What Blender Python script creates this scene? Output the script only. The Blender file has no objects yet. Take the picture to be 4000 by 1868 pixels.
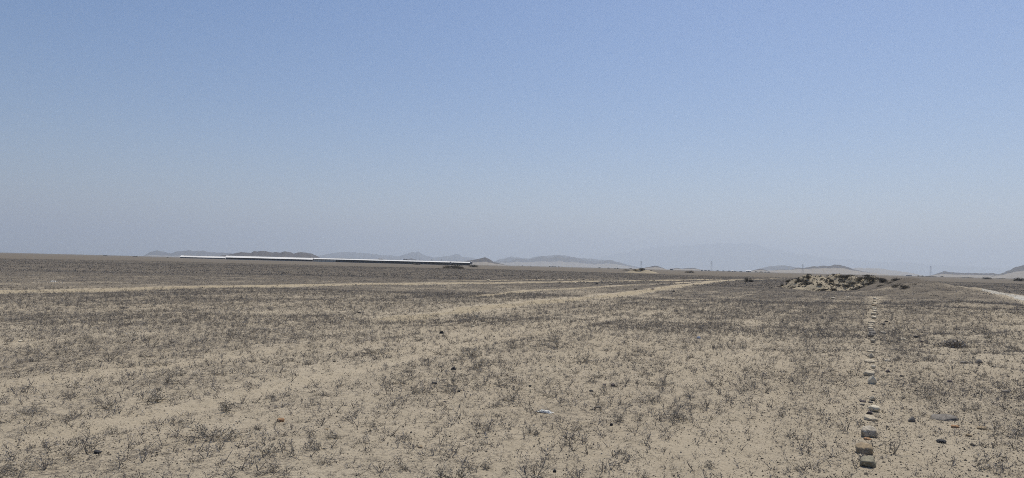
import bpy, math, random
import numpy as np
from mathutils import Matrix, Vector

S = bpy.context.scene
COL = S.collection
W, H, F = 4000.0, 1868.0, 2856.0          # photograph's pixels; focal length in pixels (about 70 degrees wide)
CAMH = 1.7
SLOPE, HZ = 0.0255, 1037.0                # horizon: y = HZ + SLOPE * (x - 2000)

# ------------------------------------------------------------------ camera
th = math.atan(SLOPE)
pitch = math.atan((HZ - H / 2) * math.cos(th) / F)
fw = Vector((0, math.cos(pitch), math.sin(pitch)))
up0 = Vector((0, -math.sin(pitch), math.cos(pitch)))
rt0 = Vector((1, 0, 0))
rt = rt0 * math.cos(th) + up0 * math.sin(th)
up = up0 * math.cos(th) - rt0 * math.sin(th)
cd = bpy.data.cameras.new("camera")
cam = bpy.data.objects.new("camera", cd)
COL.objects.link(cam)
cd.sensor_width = 36.0
cd.lens = F / W * 36.0
cd.clip_start = 0.05
cd.clip_end = 120000
M = Matrix((rt, up, -fw)).transposed().to_4x4()
M.translation = Vector((0, 0, CAMH))
cam.matrix_world = M
S.camera = cam

# ------------------------------------------------------------------ light
SUN_EL, SUN_AZ = math.radians(62), math.radians(32)     # azimuth from +Y towards +X
wd = bpy.data.worlds.new("World")
S.world = wd
wd.use_nodes = True
wn = wd.node_tree
bg = wn.nodes["Background"]
sky = wn.nodes.new("ShaderNodeTexSky")
sky.sky_type = 'NISHITA'
sky.sun_disc = False
sky.sun_elevation = SUN_EL
sky.sun_rotation = SUN_AZ
sky.altitude = 0
sky.air_density = 1.0
sky.dust_density = 0.65
sky.ozone_density = 1.6
hs = wn.nodes.new("ShaderNodeHueSaturation")
hs.inputs['Saturation'].default_value = 1.32
wn.links.new(sky.outputs[0], hs.inputs['Color'])
tint = wn.nodes.new("ShaderNodeMix"); tint.data_type = 'RGBA'; tint.blend_type = 'MULTIPLY'; tint.inputs[0].default_value = 1.0
tint.inputs[7].default_value = (1.04, 0.96, 1.035, 1)
wn.links.new(hs.outputs[0], tint.inputs[6])
wn.links.new(tint.outputs[2], bg.inputs['Color'])
bg.inputs['Strength'].default_value = 0.09
sd = bpy.data.lights.new("sun", 'SUN')
sd.energy = 4.1
sd.angle = math.radians(0.53)
sd.color = (1.0, 0.935, 0.82)
sun = bpy.data.objects.new("sun", sd)
COL.objects.link(sun)
sv = Vector((math.sin(SUN_AZ) * math.cos(SUN_EL), math.cos(SUN_AZ) * math.cos(SUN_EL), math.sin(SUN_EL)))
sun.rotation_euler = sv.to_track_quat('Z', 'Y').to_euler()
S.view_settings.view_transform = 'Standard'
S.view_settings.look = 'None'
S.view_settings.exposure = 0.0
S.view_settings.gamma = 1.0
S.cycles.use_denoising = False
S.cycles.use_adaptive_sampling = True
S.cycles.adaptive_threshold = 0.01
S.cycles.sample_clamp_indirect = 2.0
S.cycles.sample_clamp_direct = 6.0
S.cycles.pixel_filter_type = 'BLACKMAN_HARRIS'
S.cycles.filter_width = 0.95
S.cycles.max_bounces = 4
S.cycles.diffuse_bounces = 2
S.cycles.volume_bounces = 2
S.render.threads_mode = 'AUTO'

R = np.random.default_rng(7)
random.seed(7)

# ------------------------------------------------------------------ helpers
def ray(px, py):
    return (rt * (px - W / 2) + up * (H / 2 - py) + fw * F).normalized()

def flat(px, py):
    """where the line of sight through a pixel meets flat ground"""
    d = ray(px, py)
    t = CAMH / -d.z
    return np.array([d.x * t, d.y * t])

def far(px, py, D):
    """ground position and height of what a pixel shows at the forward distance D"""
    d = ray(px, py)
    t = D / math.hypot(d.x, d.y)
    return d.x * t, d.y * t, CAMH + d.z * t

def hsh(ix, iy, s):
    v = (ix * 374761393 + iy * 668265263 + s * 974634777) & 0xFFFFFFFF
    v = ((v ^ (v >> 13)) * 1274126177) & 0xFFFFFFFF
    return ((v ^ (v >> 16)) & 0xFFFF) / 65535.0

def vnoise(x, y, s=0):
    x = np.asarray(x, float); y = np.asarray(y, float)
    fx = np.floor(x); fy = np.floor(y)
    ix = fx.astype(np.int64) + 100000; iy = fy.astype(np.int64) + 100000
    u = x - fx; v = y - fy
    u = u * u * (3 - 2 * u); v = v * v * (3 - 2 * v)
    a = hsh(ix, iy, s); b = hsh(ix + 1, iy, s); c = hsh(ix, iy + 1, s); d = hsh(ix + 1, iy + 1, s)
    return (a * (1 - u) + b * u) * (1 - v) + (c * (1 - u) + d * u) * v

def fbm(x, y, s=0, o=4):
    t = 0; a = 1; n = 0
    for k in range(o):
        t = t + a * vnoise(x * 2 ** k + 13.7 * k, y * 2 ** k - 7.3 * k, s + k); n += a; a *= .5
    return t / n

def sstep(a, b, x):
    t = np.clip((x - a) / (b - a), 0, 1)
    return t * t * (3 - 2 * t)

def polydist(x, y, P):
    """distance to a polyline, and position along it (0..len-1)"""
    best = np.full(np.shape(x), 1e9); pos = np.zeros(np.shape(x))
    for i in range(len(P) - 1):
        ax, ay = P[i][:2]; bx, by = P[i + 1][:2]
        dx, dy = bx - ax, by - ay
        t = np.clip(((x - ax) * dx + (y - ay) * dy) / (dx * dx + dy * dy), 0, 1)
        d = np.hypot(x - ax - t * dx, y - ay - t * dy)
        m = d < best
        best = np.where(m, d, best); pos = np.where(m, i + t, pos)
    return best, pos

# ------------------------------------------------------------------ terrain
FUR = math.radians(24.5)                   # the old wheel ruts and furrows run this way
fs, fc = math.sin(FUR), math.cos(FUR)
T1 = [flat(*p) for p in ((-700, 1153), (0, 1138), (388, 1131), (1000, 1121), (1427, 1110), (1776, 1106.5), (2100, 1102), (2400, 1098), (2700, 1094), (2904, 1091.5))]
T2 = [flat(*p) for p in ((1553, 1247), (2000, 1190), (2250, 1170), (2450, 1148), (2650, 1117), (2800, 1100), (2904, 1092), (3060, 1087))]
T3 = [flat(*p) for p in ((1850, 1160), (2100, 1136), (2350, 1120), (2660, 1105), (2880, 1093))]
T4 = [flat(*p) for p in ((1700, 1098.5), (2000, 1095.5), (2200, 1091.5), (2440, 1089.5))]
RD = [flat(*p) for p in ((3560, 1104), (3640, 1118), (3700, 1127), (3760, 1136), (3830, 1147), (3900, 1159), (4000, 1177), (4120, 1197), (4400, 1240))]
RIDGE = []
for px, py, D in ((3500, 1079, 80), (3570, 1077, 75), (3640, 1099, 68), (3700, 1121, 60), (3765, 1153, 50), (3860, 1180, 44), (4000, 1202, 38), (4200, 1227, 32)):
    x, y, z = far(px, py, D); RIDGE.append((x, y, max(z, .2)))

RUTS = []
for px, py in ((2640, 1400), (2850, 1345), (3080, 1260), (3180, 1330), (1200, 1350), (900, 1500), (500, 1640), (1500, 1450), (300, 1420)):
    x, y = flat(px, py); RUTS.append(x * fc - y * fs)
ROWLINE = [flat(3385, 1850), flat(3400, 1500), flat(3403, 1300), flat(3420, 1180)]

def height(x, y):
    r = np.hypot(x, y)
    u = x * fs + y * fc; v = x * fc - y * fs
    z = (fbm(x / 1.1, y / 1.1, 3, 4) - .5) * .055
    z = z + (fbm(x / 7, y / 7, 11, 3) - .5) * .16 * sstep(4, 20, r)
    z = z + (fbm(u / 6, v / .9, 21, 2) - .5) * .05
    z = z + (fbm(x / 60, y / 60, 31, 2) - .5) * .45 * sstep(60, 200, r)
    z = z * (1 - .8 * sstep(600, 2000, r))
    # the low bank with hummocks that hides part of the road on the right
    d, p = polydist(x, y, RIDGE)
    hz = np.interp(p, range(len(RIDGE)), [q[2] for q in RIDGE])
    wv = np.interp(p, range(len(RIDGE)), [2.6, 3.0, 4.2, 5.2, 6, 6, 6, 6][:len(RIDGE)]) + 1.6 * (fbm(x / 9, y / 9, 41, 2) - .5)
    z = z + hz * np.exp(-(d / wv) ** 2) * (.9 + 1.0 * (fbm(x / 3.5, y / 3.5, 43, 4) - .5))
    ratio = x / np.maximum(y, 1)
    hm = sstep(.50, .62, ratio) * sstep(13, 20, r) * (1 - sstep(75, 110, r))
    z = z + hm * (fbm(x / 3.2, y / 3.2, 47, 4) - .45) * (1.35 - 1.1 * np.exp(-(d / 9) ** 2)) * (1 - sstep(.8, 1.0, ratio)) * (1 - sstep(44, 52, r))
    for vr in RUTS:
        z = z - .03 * np.exp(-((v - vr + .35 * np.sin(u / 9 + vr)) / .2) ** 2)
    return z

def dens(x, y):
    """how much dry scrub grows here, 0..1"""
    r = np.hypot(x, y); ratio = x / np.maximum(y, .5)
    u = x * fs + y * fc; v = x * fc - y * fs
    band = fbm(u / 7, v / .95, 61, 3)
    clump = fbm(x / 1.5, y / 1.5, 71, 4)
    big = fbm(x / 14, y / 14, 81, 2)
    m = .415 + .05 * sstep(12, 20, r) + .05 * sstep(20, 34, r) + .30 * sstep(60, 110, r)
    centre = np.exp(-((ratio + .02) / .24) ** 2) * (1 - sstep(55, 70, r))
    m = m - .06 * centre + .05 * sstep(.15, .3, ratio) * sstep(15, 25, r)
    m = m + .06 * (1 - sstep(-.5, -.2, ratio)) * sstep(8, 14, r) * (1 - sstep(55, 70, r))
    q = m + (band - .5) * (.85 - .3 * sstep(14, 24, r)) + (clump - .5) * .62 + (big - .5) * .2
    for vr in RUTS:
        q = q - .2 * np.exp(-((v - vr + .35 * np.sin(u / 9 + vr)) / .17) ** 2)
    dr, _ = polydist(x, y, ROWLINE)
    q = q - .35 * np.exp(-(dr / .35) ** 2)
    k = 1.0
    w = (fbm(x / 2.5, y / 2.5, 91, 3) - .5) * 1.8
    for P, hw in ((T1, 1.35), (T2, .8), (T3, .45), (T4, .6), (RD, 3.0)):
        d, _ = polydist(x, y, P)
        k = k * sstep(hw * .9, hw * 1.5, d + w * .5)
    q = q - .2 * sstep(.5, .62, ratio) * sstep(12, 18, r) * (1 - sstep(38, 48, r))
    q = (.15 + .85 * np.clip(q, 0, 1)) * k
    # the sandy wedge between the two tracks
    d2, _ = polydist(x, y, T2)
    q = q * (1 - .15 * np.exp(-(d2 / 4) ** 2))
    return q

def track_id(x, y):
    w = (fbm(x / 1.6, y / 1.6, 91, 4) - .5) * 1.5
    out = np.zeros(np.shape(x), int)
    for P, hw in ((T1, 1.3), (T2, .6), (T3, .35), (T4, .45)):
        d, _ = polydist(x, y, P)
        out = np.where(d + w < hw, 1, out)
    d, _ = polydist(x, y, RD)
    return np.where(d + w * .5 < 3.1, 2, out)

# ------------------------------------------------------------------ materials
def newmat(name, base, rough=.95, spec=.15):
    m = bpy.data.materials.new(name); m.use_nodes = True
    b = m.node_tree.nodes['Principled BSDF']
    b.inputs['Base Color'].default_value = (*base, 1)
    b.inputs['Roughness'].default_value = rough
    b.inputs['Specular IOR Level'].default_value = spec
    return m, m.node_tree, b

def N(nt, t, **kw):
    n = nt.nodes.new(t)
    for k, v in kw.items():
        if k in n.inputs.keys() if hasattr(n.inputs, 'keys') else False:
            n.inputs[k].default_value = v
        else:
            setattr(n, k, v)
    return n

def noise(nt, scale, detail=4, rough=.6, vec=None):
    n = nt.nodes.new('ShaderNodeTexNoise')
    n.inputs['Scale'].default_value = scale; n.inputs['Detail'].default_value = detail
    n.inputs['Roughness'].default_value = rough
    if vec: nt.links.new(vec, n.inputs['Vector'])
    return n.outputs['Fac']

def ramp(nt, fac, stops):
    n = nt.nodes.new('ShaderNodeValToRGB')
    e = n.color_ramp.elements
    while len(e) < len(stops): e.new(.5)
    for k, (p, c) in enumerate(stops):
        e[k].position = p; e[k].color = (*c, 1) if len(c) == 3 else c
    nt.links.new(fac, n.inputs['Fac'])
    return n.outputs['Color']

def mix(nt, fac, a, b, mode='MIX'):
    n = nt.nodes.new('ShaderNodeMix'); n.data_type = 'RGBA'; n.blend_type = mode
    for val, idx in ((fac, 0), (a, 6), (b, 7)):
        if hasattr(val, 'links'): nt.links.new(val, n.inputs[idx])
        else: n.inputs[idx].default_value = val if idx == 0 else (*val, 1)
    return n.outputs[2]

def math_(nt, op, a, b=0.0, clamp=False):
    n = nt.nodes.new('ShaderNodeMath'); n.operation = op; n.use_clamp = clamp
    for val, idx in ((a, 0), (b, 1)):
        if hasattr(val, 'links'): nt.links.new(val, n.inputs[idx])
        else: n.inputs[idx].default_value = val
    return n.outputs[0]

def bump(nt, b, hgt, strength, dist):
    n = nt.nodes.new('ShaderNodeBump')
    n.inputs['Strength'].default_value = strength; n.inputs['Distance'].default_value = dist
    nt.links.new(hgt, n.inputs['Height']); nt.links.new(n.outputs[0], b.inputs['Normal'])

def ground_mat(name, sand_a, sand_b, litter=(.135, .117, .093), use_cover=True):
    m, nt, b = newmat(name, sand_a, 1.0, .05)
    geo = nt.nodes.new('ShaderNodeNewGeometry').outputs['Position']
    fine = noise(nt, 34, 6, .85, geo); mid = noise(nt, 2.3, 5, .6, geo); big = noise(nt, .09, 4, .6, geo)
    c = mix(nt, ramp(nt, mid, ((.3, (0, 0, 0)), (.7, (1, 1, 1)))), sand_a, sand_b)
    c = mix(nt, math_(nt, 'MULTIPLY', ramp(nt, big, ((.35, (0, 0, 0)), (.65, (1, 1, 1)))), .35), c, (.33, .27, .185))
    grain = ramp(nt, fine, ((.30, (.5, .48, .46)), (.46, (.95, .95, .95)), (.6, (1.05, 1.05, 1.05)), (.72, (1.2, 1.19, 1.18))))
    c = mix(nt, 1.0, c, grain, 'MULTIPLY')
    if use_cover:
        at = nt.nodes.new('ShaderNodeAttribute'); at.attribute_name = 'cover'
        spk = math_(nt, 'ADD', math_(nt, 'MULTIPLY', noise(nt, 9, 6, .75, geo), .5), math_(nt, 'MULTIPLY', noise(nt, 38, 4, .8, geo), .5))
        k = math_(nt, 'ADD', at.outputs['Fac'], math_(nt, 'MULTIPLY', math_(nt, 'SUBTRACT', spk, .5), 2.2))
        k = ramp(nt, k, ((.42, (0, 0, 0)), (.62, (1, 1, 1))))
        lit = mix(nt, noise(nt, 3.1, 4, .6, geo), litter, tuple(v * 1.5 for v in litter))
        c = mix(nt, k, c, lit)
    nt.links.new(c, b.inputs['Base Color'])
    hgt = math_(nt, 'ADD', math_(nt, 'MULTIPLY', noise(nt, 11, 6, .7, geo), 1.0), math_(nt, 'MULTIPLY', fine, .35))
    bump(nt, b, hgt, .8, .045)
    return m

M_ground = ground_mat('sandy_soil', (.42, .362, .265), (.50, .432, .322))
M_track = ground_mat('bare_track_sand', (.40, .335, .23), (.45, .385, .27), use_cover=False)
M_road = ground_mat('pale_road_dust', (.48, .46, .40), (.56, .54, .47), use_cover=False)
M_mound = ground_mat('mound_sand', (.38, .325, .23), (.47, .405, .29), use_cover=False)

def tone_mat(name, base, var=.4, rough=.9, tl=0.0):
    """a material whose lightness and warmth vary from piece to piece by the vertex attribute 'tone'"""
    m, nt, b = newmat(name, base, rough, .1)
    at = nt.nodes.new('ShaderNodeAttribute'); at.attribute_name = 'tone'
    lo = tuple(v * (1 - var) for v in base); hi = tuple(min(v * (1 + var), .8) for v in base)
    c = mix(nt, at.outputs['Fac'], lo, hi)
    nt.links.new(c, b.inputs['Base Color'])
    return m

M_stem = tone_mat('dry_stem', (.275, .24, .19), .4)
M_leaf = tone_mat('dead_grey_leaf', (.275, .25, .205), .7)
M_scrub = tone_mat('dry_scrub_mass', (.29, .262, .225), .6)
M_bush = tone_mat('dark_bush_leaf', (.13, .118, .095), .6)
M_litter = tone_mat('gravel_and_litter', (.215, .188, .15), .66)

# ------------------------------------------------------------------ mesh helpers
def mesh_from(name, V, Fc, mat, tone=None, parent=None, smooth=False, link=True, **attrs):
    """V (n,3), Fc (m,3) or (m,4) arrays"""
    V = np.asarray(V, np.float32); Fc = np.asarray(Fc, np.int32)
    me = bpy.data.meshes.new(name)
    me.vertices.add(len(V)); me.vertices.foreach_set('co', V.ravel())
    k = Fc.shape[1]
    me.loops.add(Fc.size); me.loops.foreach_set('vertex_index', Fc.ravel())
    me.polygons.add(len(Fc)); me.polygons.foreach_set('loop_start', np.arange(0, Fc.size, k, dtype=np.int32))
    try: me.polygons.foreach_set('loop_total', np.full(len(Fc), k, np.int32))
    except Exception: pass
    me.polygons.foreach_set('use_smooth', np.full(len(Fc), smooth))
    if tone is not None: attrs['tone'] = tone
    for an, av in attrs.items():
        a = me.attributes.new(an, 'FLOAT', 'POINT'); a.data.foreach_set('value', np.asarray(av, np.float32).ravel())
    me.update(calc_edges=True); me.validate()
    if mat is not None: me.materials.append(mat)
    o = bpy.data.objects.new(name, me)
    if link: COL.objects.link(o)
    if parent is not None: o.parent = parent
    return o

def tag(o, label=None, cat=None, group=None, kind=None):
    if label: o['label'] = label
    if cat: o['category'] = cat
    if group: o['group'] = group
    if kind: o['kind'] = kind
    return o

def empty(name, loc, rz=0.0):
    o = bpy.data.objects.new(name, None); COL.objects.link(o)
    o.location = loc; o.rotation_euler = (0, 0, rz); o.empty_display_size = .2
    return o

class MB:
    """collects quads and boxes into one mesh"""
    def __init__(s): s.v = []; s.f = []
    def poly(s, pts):
        n = len(s.v); s.v += [tuple(p) for p in pts]; s.f.append(tuple(range(n, n + len(pts))))
    def box(s, x0, x1, y0, y1, z0, z1):
        n = len(s.v)
        s.v += [(x, y, z) for z in (z0, z1) for y in (y0, y1) for x in (x0, x1)]
        s.f += [tuple(n + i for i in q) for q in ((0, 2, 3, 1), (4, 5, 7, 6), (0, 1, 5, 4), (2, 6, 7, 3), (0, 4, 6, 2), (1, 3, 7, 5))]
    def bar(s, a, b, r0, r1=None, n=6):
        r1 = r0 if r1 is None else r1
        a = Vector(a); b = Vector(b); d = (b - a).normalized()
        e = d.orthogonal().normalized(); g = d.cross(e); k = len(s.v)
        for c, r in ((a, r0), (b, r1)):
            s.v += [tuple(c + (e * math.cos(t) + g * math.sin(t)) * r) for t in [2 * math.pi * i / n for i in range(n)]]
        for i in range(n):
            j = (i + 1) % n; s.f.append((k + i, k + j, k + n + j, k + n + i))
        s.f.append(tuple(k + i for i in range(n))[::-1]); s.f.append(tuple(k + n + i for i in range(n)))
    def lathe(s, prof, n=14, c=(0, 0)):
        k = len(s.v)
        for r, z in prof:
            s.v += [(c[0] + r * math.cos(2 * math.pi * i / n), c[1] + r * math.sin(2 * math.pi * i / n), z) for i in range(n)]
        for q in range(len(prof) - 1):
            for i in range(n):
                j = (i + 1) % n; s.f.append((k + q * n + i, k + q * n + j, k + q * n + n + j, k + q * n + n + i))
    def build(s, name, mat, parent=None):
        me = bpy.data.meshes.new(name); me.from_pydata(s.v, [], s.f); me.update(); me.materials.append(mat)
        o = bpy.data.objects.new(name, me); COL.objects.link(o); o.parent = parent
        return o

# ------------------------------------------------------------------ ground sheet, tracks and road (one seamless grid)
def build_ground():
    az = np.concatenate([np.arange(-50, 50.01, .25), np.arange(54, 309.9, 4.0)])
    az = np.radians(az)
    nc = len(az)
    r = [1.0]
    while r[-1] < 260: r.append(r[-1] * 1.0062)
    while r[-1] < 40000: r.append(r[-1] * 1.035)
    r = np.array(r); nr = len(r)
    A, Rr = np.meshgrid(az, r)
    X = Rr * np.sin(A); Y = Rr * np.cos(A)
    Z = height(X, Y)
    rr = Rr.ravel()
    cov = dens(X, Y)
    lift = .30 + .02 * sstep(10, 40, Rr) + .5 * sstep(50, 190, Rr)
    C = np.clip(cov * (.35 + .3 * sstep(15, 60, Rr)) + lift * .75 * (cov > .02), 0, 1)
    C = np.where(Rr > 150, np.maximum(C, .5 + .6 * sstep(150, 260, Rr)), C)
    V = np.stack([X.ravel(), Y.ravel(), Z.ravel()], 1)
    V = np.vstack([V, [[0, 0, float(Z[0].mean())]]])
    cv = np.append(C.ravel(), .2)
    i, j = np.meshgrid(np.arange(nr - 1), np.arange(nc), indexing='ij')
    j2 = (j + 1) % nc
    Q = np.stack([i * nc + j, (i + 1) * nc + j, (i + 1) * nc + j2, i * nc + j2], -1).reshape(-1, 4)[:, ::-1]
    cx = V[Q].mean(1)
    tid = track_id(cx[:, 0], cx[:, 1])
    tid[np.hypot(cx[:, 0], cx[:, 1]) > 400] = 0
    def sub(sel, name, mat):
        q = Q[sel]; used, inv = np.unique(q, return_inverse=True)
        return mesh_from(name, V[used], inv.reshape(q.shape), mat, smooth=True, cover=cv[used])
    g = sub(tid == 0, 'ground', M_ground); tag(g, 'flat sandy desert plain under dry grey scrub', None, None, 'structure')
    t = sub(tid == 1, 'dirt_track', M_track); tag(t, 'bare pale wheel tracks crossing the scrub plain', None, None, 'structure')
    d = sub(tid == 2, 'road', M_road); tag(d, 'pale dusty road behind the low bank', None, None, 'structure')
    # close the small hole under the camera
    c = len(V) - 1
    tri = [(k, (k + 1) % nc, nc) for k in range(nc)]
    mesh_from('ground_centre', np.vstack([V[:nc], V[c:]]), [t_[::-1] for t_ in tri], M_ground, cover=np.full(nc + 1, .2), smooth=True, parent=g)
build_ground()

def gz(x, y): return float(height(np.array([x]), np.array([y]))[0])

# ------------------------------------------------------------------ sand mounds
def blob(x, y, cx, cy, a, b, rot):
    dx, dy = x - cx, y - cy
    c, s = math.cos(rot), math.sin(rot)
    return np.hypot((dx * c + dy * s) / a, (-dx * s + dy * c) / b)

def mound_height(x, y, spec):
    """greatest of several soft humps"""
    z = np.zeros(np.shape(x)) - .25
    for cx, cy, a, b, h in spec:
        e = blob(x, y, cx, cy, a, b, .0)
        z = np.maximum(z, (h + .25) * np.exp(-(e ** 2) * 1.5) - .25)
    return z + (fbm(x / 1.5, y / 1.1, 101, 5) - .5) * .6 * sstep(-.25, .4, z)

def make_mound(name, spec, label, n=150):
    x0 = min(s[0] - s[2] * 1.7 for s in spec); x1 = max(s[0] + s[2] * 1.7 for s in spec)
    y0 = min(s[1] - s[3] * 1.7 for s in spec); y1 = max(s[1] + s[3] * 1.7 for s in spec)
    X, Y = np.meshgrid(np.linspace(x0, x1, n), np.linspace(y0, y1, n // 2))
    G = height(X, Y); Z = mound_height(X, Y, spec)
    V = np.stack([X.ravel(), Y.ravel(), Z.ravel()], 1)
    i, j = np.meshgrid(np.arange(n // 2 - 1), np.arange(n - 1), indexing='ij')
    Q = np.stack([i * n + j, i * n + j + 1, (i + 1) * n + j + 1, (i + 1) * n + j], -1).reshape(-1, 4)
    keep = (Z - G).ravel()[Q].max(1) > -.12
    Q = Q[keep]; used, inv = np.unique(Q, return_inverse=True)
    o = mesh_from(name, V[used], inv.reshape(Q.shape), M_mound, smooth=True)
    tag(o, label, None, None, 'structure')
    return lambda x, y: float(mound_height(np.array([x]), np.array([y]), spec)[0])

def hump(px, py_top, D, wpx, depth):
    x, y, z = far(px, py_top, D)
    return (x, y, wpx / F * D, depth, z)
big_spec = [hump(3155, 1071, 88, 52, 3.2), hump(3200, 1076, 86, 60, 3.4), hump(3262, 1068, 89, 60, 3.4), hump(3330, 1076, 88, 60, 3.6), hump(3110, 1095, 85, 45, 3.0),
            hump(3400, 1082, 87, 70, 3.6), hump(3200, 1100, 81, 90, 2.8), hump(3330, 1103, 80, 110, 2.8), hump(3440, 1100, 82, 70, 3.0), hump(3490, 1103, 80, 50, 2.8)]
mz_big = make_mound('sand_mound', big_spec, 'broad pale sand mound dotted with dark shrubs, the largest one', 200)
sm_spec = [hump(2497, 1050.5, 300, 36, 3.0), hump(2530, 1055.5, 298, 40, 3.0), hump(2470, 1058, 298, 30, 3)]
mz_sm = make_mound('sand_mound', sm_spec, 'small pale sand mound out on the plain with shrubs on its crest', 80)

# ------------------------------------------------------------------ plants
TRI = {}
def prism(V, Fc, T, a, b, r0, r1, tone):
    d = b - a; L = np.linalg.norm(d)
    if L < 1e-6: return
    d = d / L
    e = np.cross(d, [0.3, 0.2, 0.93]); e /= np.linalg.norm(e) + 1e-9; g = np.cross(d, e)
    n = len(V)
    for c, r in ((a, r0), (b, r1)):
        for t in (0, 2.094, 4.189): V.append(c + (e * math.cos(t) + g * math.sin(t)) * r)
    T += [tone] * 6
    for i in range(3):
        j = (i + 1) % 3
        Fc.append((n + i, n + j, n + 3 + j)); Fc.append((n + i, n + 3 + j, n + 3 + i))

def leaf(V, Fc, T, p, s, rng, tone):
    d = rng.normal(size=(3, 3)); d /= np.linalg.norm(d, axis=1)[:, None]
    n = len(V)
    V.append(p + d[0] * s); V.append(p + d[1] * s * .6); V.append(p - d[0] * s * .8 + d[2] * s * .3)
    V.append(p - d[1] * s * .55)
    T += [tone] * 4
    Fc += [(n, n + 1, n + 2), (n, n + 2, n + 3)]

def scrub_parts(seed, kind):
    """a dry plant: forked stems and small shrivelled leaves; radius about 0.16 m"""
    rng = np.random.default_rng(seed)
    V, Fc, T = [], [], []; lV, lF, lT = [], [], []
    nst, tilt, L, nl, ls = {'bushy': (10, 1.25, .17, 3, .009), 'twiggy': (7, .7, .2, 1, .007), 'mat': (12, 1.5, .2, 3, .009), 'sprig': (4, .5, .13, 1, .006)}[kind]
    for s in range(nst):
        p = np.array([rng.normal() * .015, rng.normal() * .015, -.01])
        a = rng.uniform(0, 6.283); t = min(tilt * (.35 + rng.random() * .75), 1.5)
        d = np.array([math.cos(a) * math.sin(t), math.sin(a) * math.sin(t), math.cos(t) + .05])
        q = [(p, d, L * rng.uniform(.6, 1.25), .0034, 0)]
        while q:
            p, d, l, r, lev = q.pop()
            segs = 3
            for k in range(segs):
                d = d + rng.normal(size=3) * .22; d[2] += .04 if kind != 'mat' else -.01; d /= np.linalg.norm(d)
                b = p + d * l / segs
                if b[2] < .004: b[2] = .004
                prism(V, Fc, T, p, b, r, r * .8, rng.random()); p = b; r *= .82
                if lev or k:
                    for _ in range(nl if rng.random() < .9 else 0):
                        leaf(lV, lF, lT, p + rng.normal(size=3) * .011 * np.array([1, 1, .6]), ls * rng.uniform(.6, 1.4), rng, rng.random())
                if lev < 2 and rng.random() < (.75 if lev == 0 else .4):
                    q.append((p, d + rng.normal(size=3) * .6, l * .5, r, lev + 1))
    return (np.array(V), np.array(Fc), np.array(T)), (np.array(lV), np.array(lF), np.array(lT))

KINDS = ['bushy'] * 6 + ['mat'] * 4 + ['twiggy'] * 4 + ['sprig'] * 3
TEMPL = []
for k, kd in enumerate(KINDS):
    TEMPL.append((kd, *scrub_parts(100 + k, kd)))

def zone(px):
    return px

# the 300 plants that show largest, each an object of its own
def poisson(n, rmin, rmax, azm, mind, f, seed, tries=60000):
    rng = np.random.default_rng(seed)
    rr = np.sqrt(rng.uniform(rmin ** 2, rmax ** 2, tries)); aa = rng.uniform(-azm, azm, tries)
    x = rr * np.sin(aa); y = rr * np.cos(aa); w = f(x, y)
    ok = rng.random(tries) < w; x, y = x[ok], y[ok]
    grid = {}; out = []
    for a, b in zip(x, y):
        c = (int(a // mind), int(b // mind)); bad = False
        for i in (-1, 0, 1):
            for j in (-1, 0, 1):
                for q in grid.get((c[0] + i, c[1] + j), ()):
                    if (q[0] - a) ** 2 + (q[1] - b) ** 2 < mind * mind: bad = True
        if bad: continue
        grid.setdefault(c, []).append((a, b)); out.append((a, b))
        if len(out) >= n: break
    return out

scrub_proto = {}
def place_scrub(k, x, y, sc, rz, label, group):
    kd, st, lf = TEMPL[k]
    if k not in scrub_proto:
        o = mesh_from('dry_scrub_plant', st[0], st[1], M_stem, tone=st[2])
        l = mesh_from('leaves', lf[0], lf[1], M_leaf, tone=lf[2], parent=o) if len(lf[0]) else None
        scrub_proto[k] = (o, l)
    else:
        p, l0 = scrub_proto[k]
        o = p.copy(); COL.objects.link(o)
        if l0: l = l0.copy(); COL.objects.link(l); l.parent = o
    o.location = (x, y, gz(x, y) - .004); o.rotation_euler = (0, 0, rz); o.scale = (sc, sc, sc * .68)
    tag(o, label, 'scrub plant', group)
    return o

named = [  # (px, py of base, width in px, kind index, label)
    (885, 1600, 130, 0, 'darkest and widest dry scrub clump, alone up the slope from the bottom edge'),
    (1045, 1770, 150, 2, 'wide dark dry scrub clump on bare sand near the bottom edge'),
    (1300, 1715, 110, 1, 'grey dry scrub clump with bluish tips beside the wide dark clump'),
    (1770, 1505, 120, 3, 'low dark scrub clump behind the small dark stones, spreading sideways'),
    (2090, 1690, 110, 4, 'spiky dark scrub clump just below the white plastic scrap'),
    (2250, 1455, 70, 5, 'upright narrow dark scrub clump above the white plastic scrap'),
    (2415, 1775, 60, 0, 'small very dark upright scrub tuft on open sand'),
    (2650, 1640, 110, 2, 'tangled dark scrub clump between the white scrap and the stone row'),
    (570, 1762, 90, 3, 'compact dark scrub clump to the side of the smooth dark stone'),
    (85, 1840, 110, 6, 'dark scrub mat at the bottom corner of the plain'),
    (3290, 1680, 90, 11, 'leafless twiggy plant beside the nearest stones of the row'),
    (3840, 1830, 100, 5, 'twiggy grey scrub clump to the side of the oval dark stone'),
    (280, 1625, 90, 7, 'isolated dark low scrub clump trailing a line of twigs'),
]
taken = []
for px, py, wpx, k, lab in named:
    x, y = flat(px, py)
    D = math.hypot(x, y); sc = wpx / F * D / .42
    place_scrub(k, x, y, min(sc, 3.2), R.uniform(0, 6.28), lab, None); taken.append((x, y))
pts = poisson(286, 5.2, 17.5, math.radians(36.5), .42, lambda x, y: np.clip(dens(x, y) ** 1.4 * 2.0, 0, 1), 5)
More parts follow.
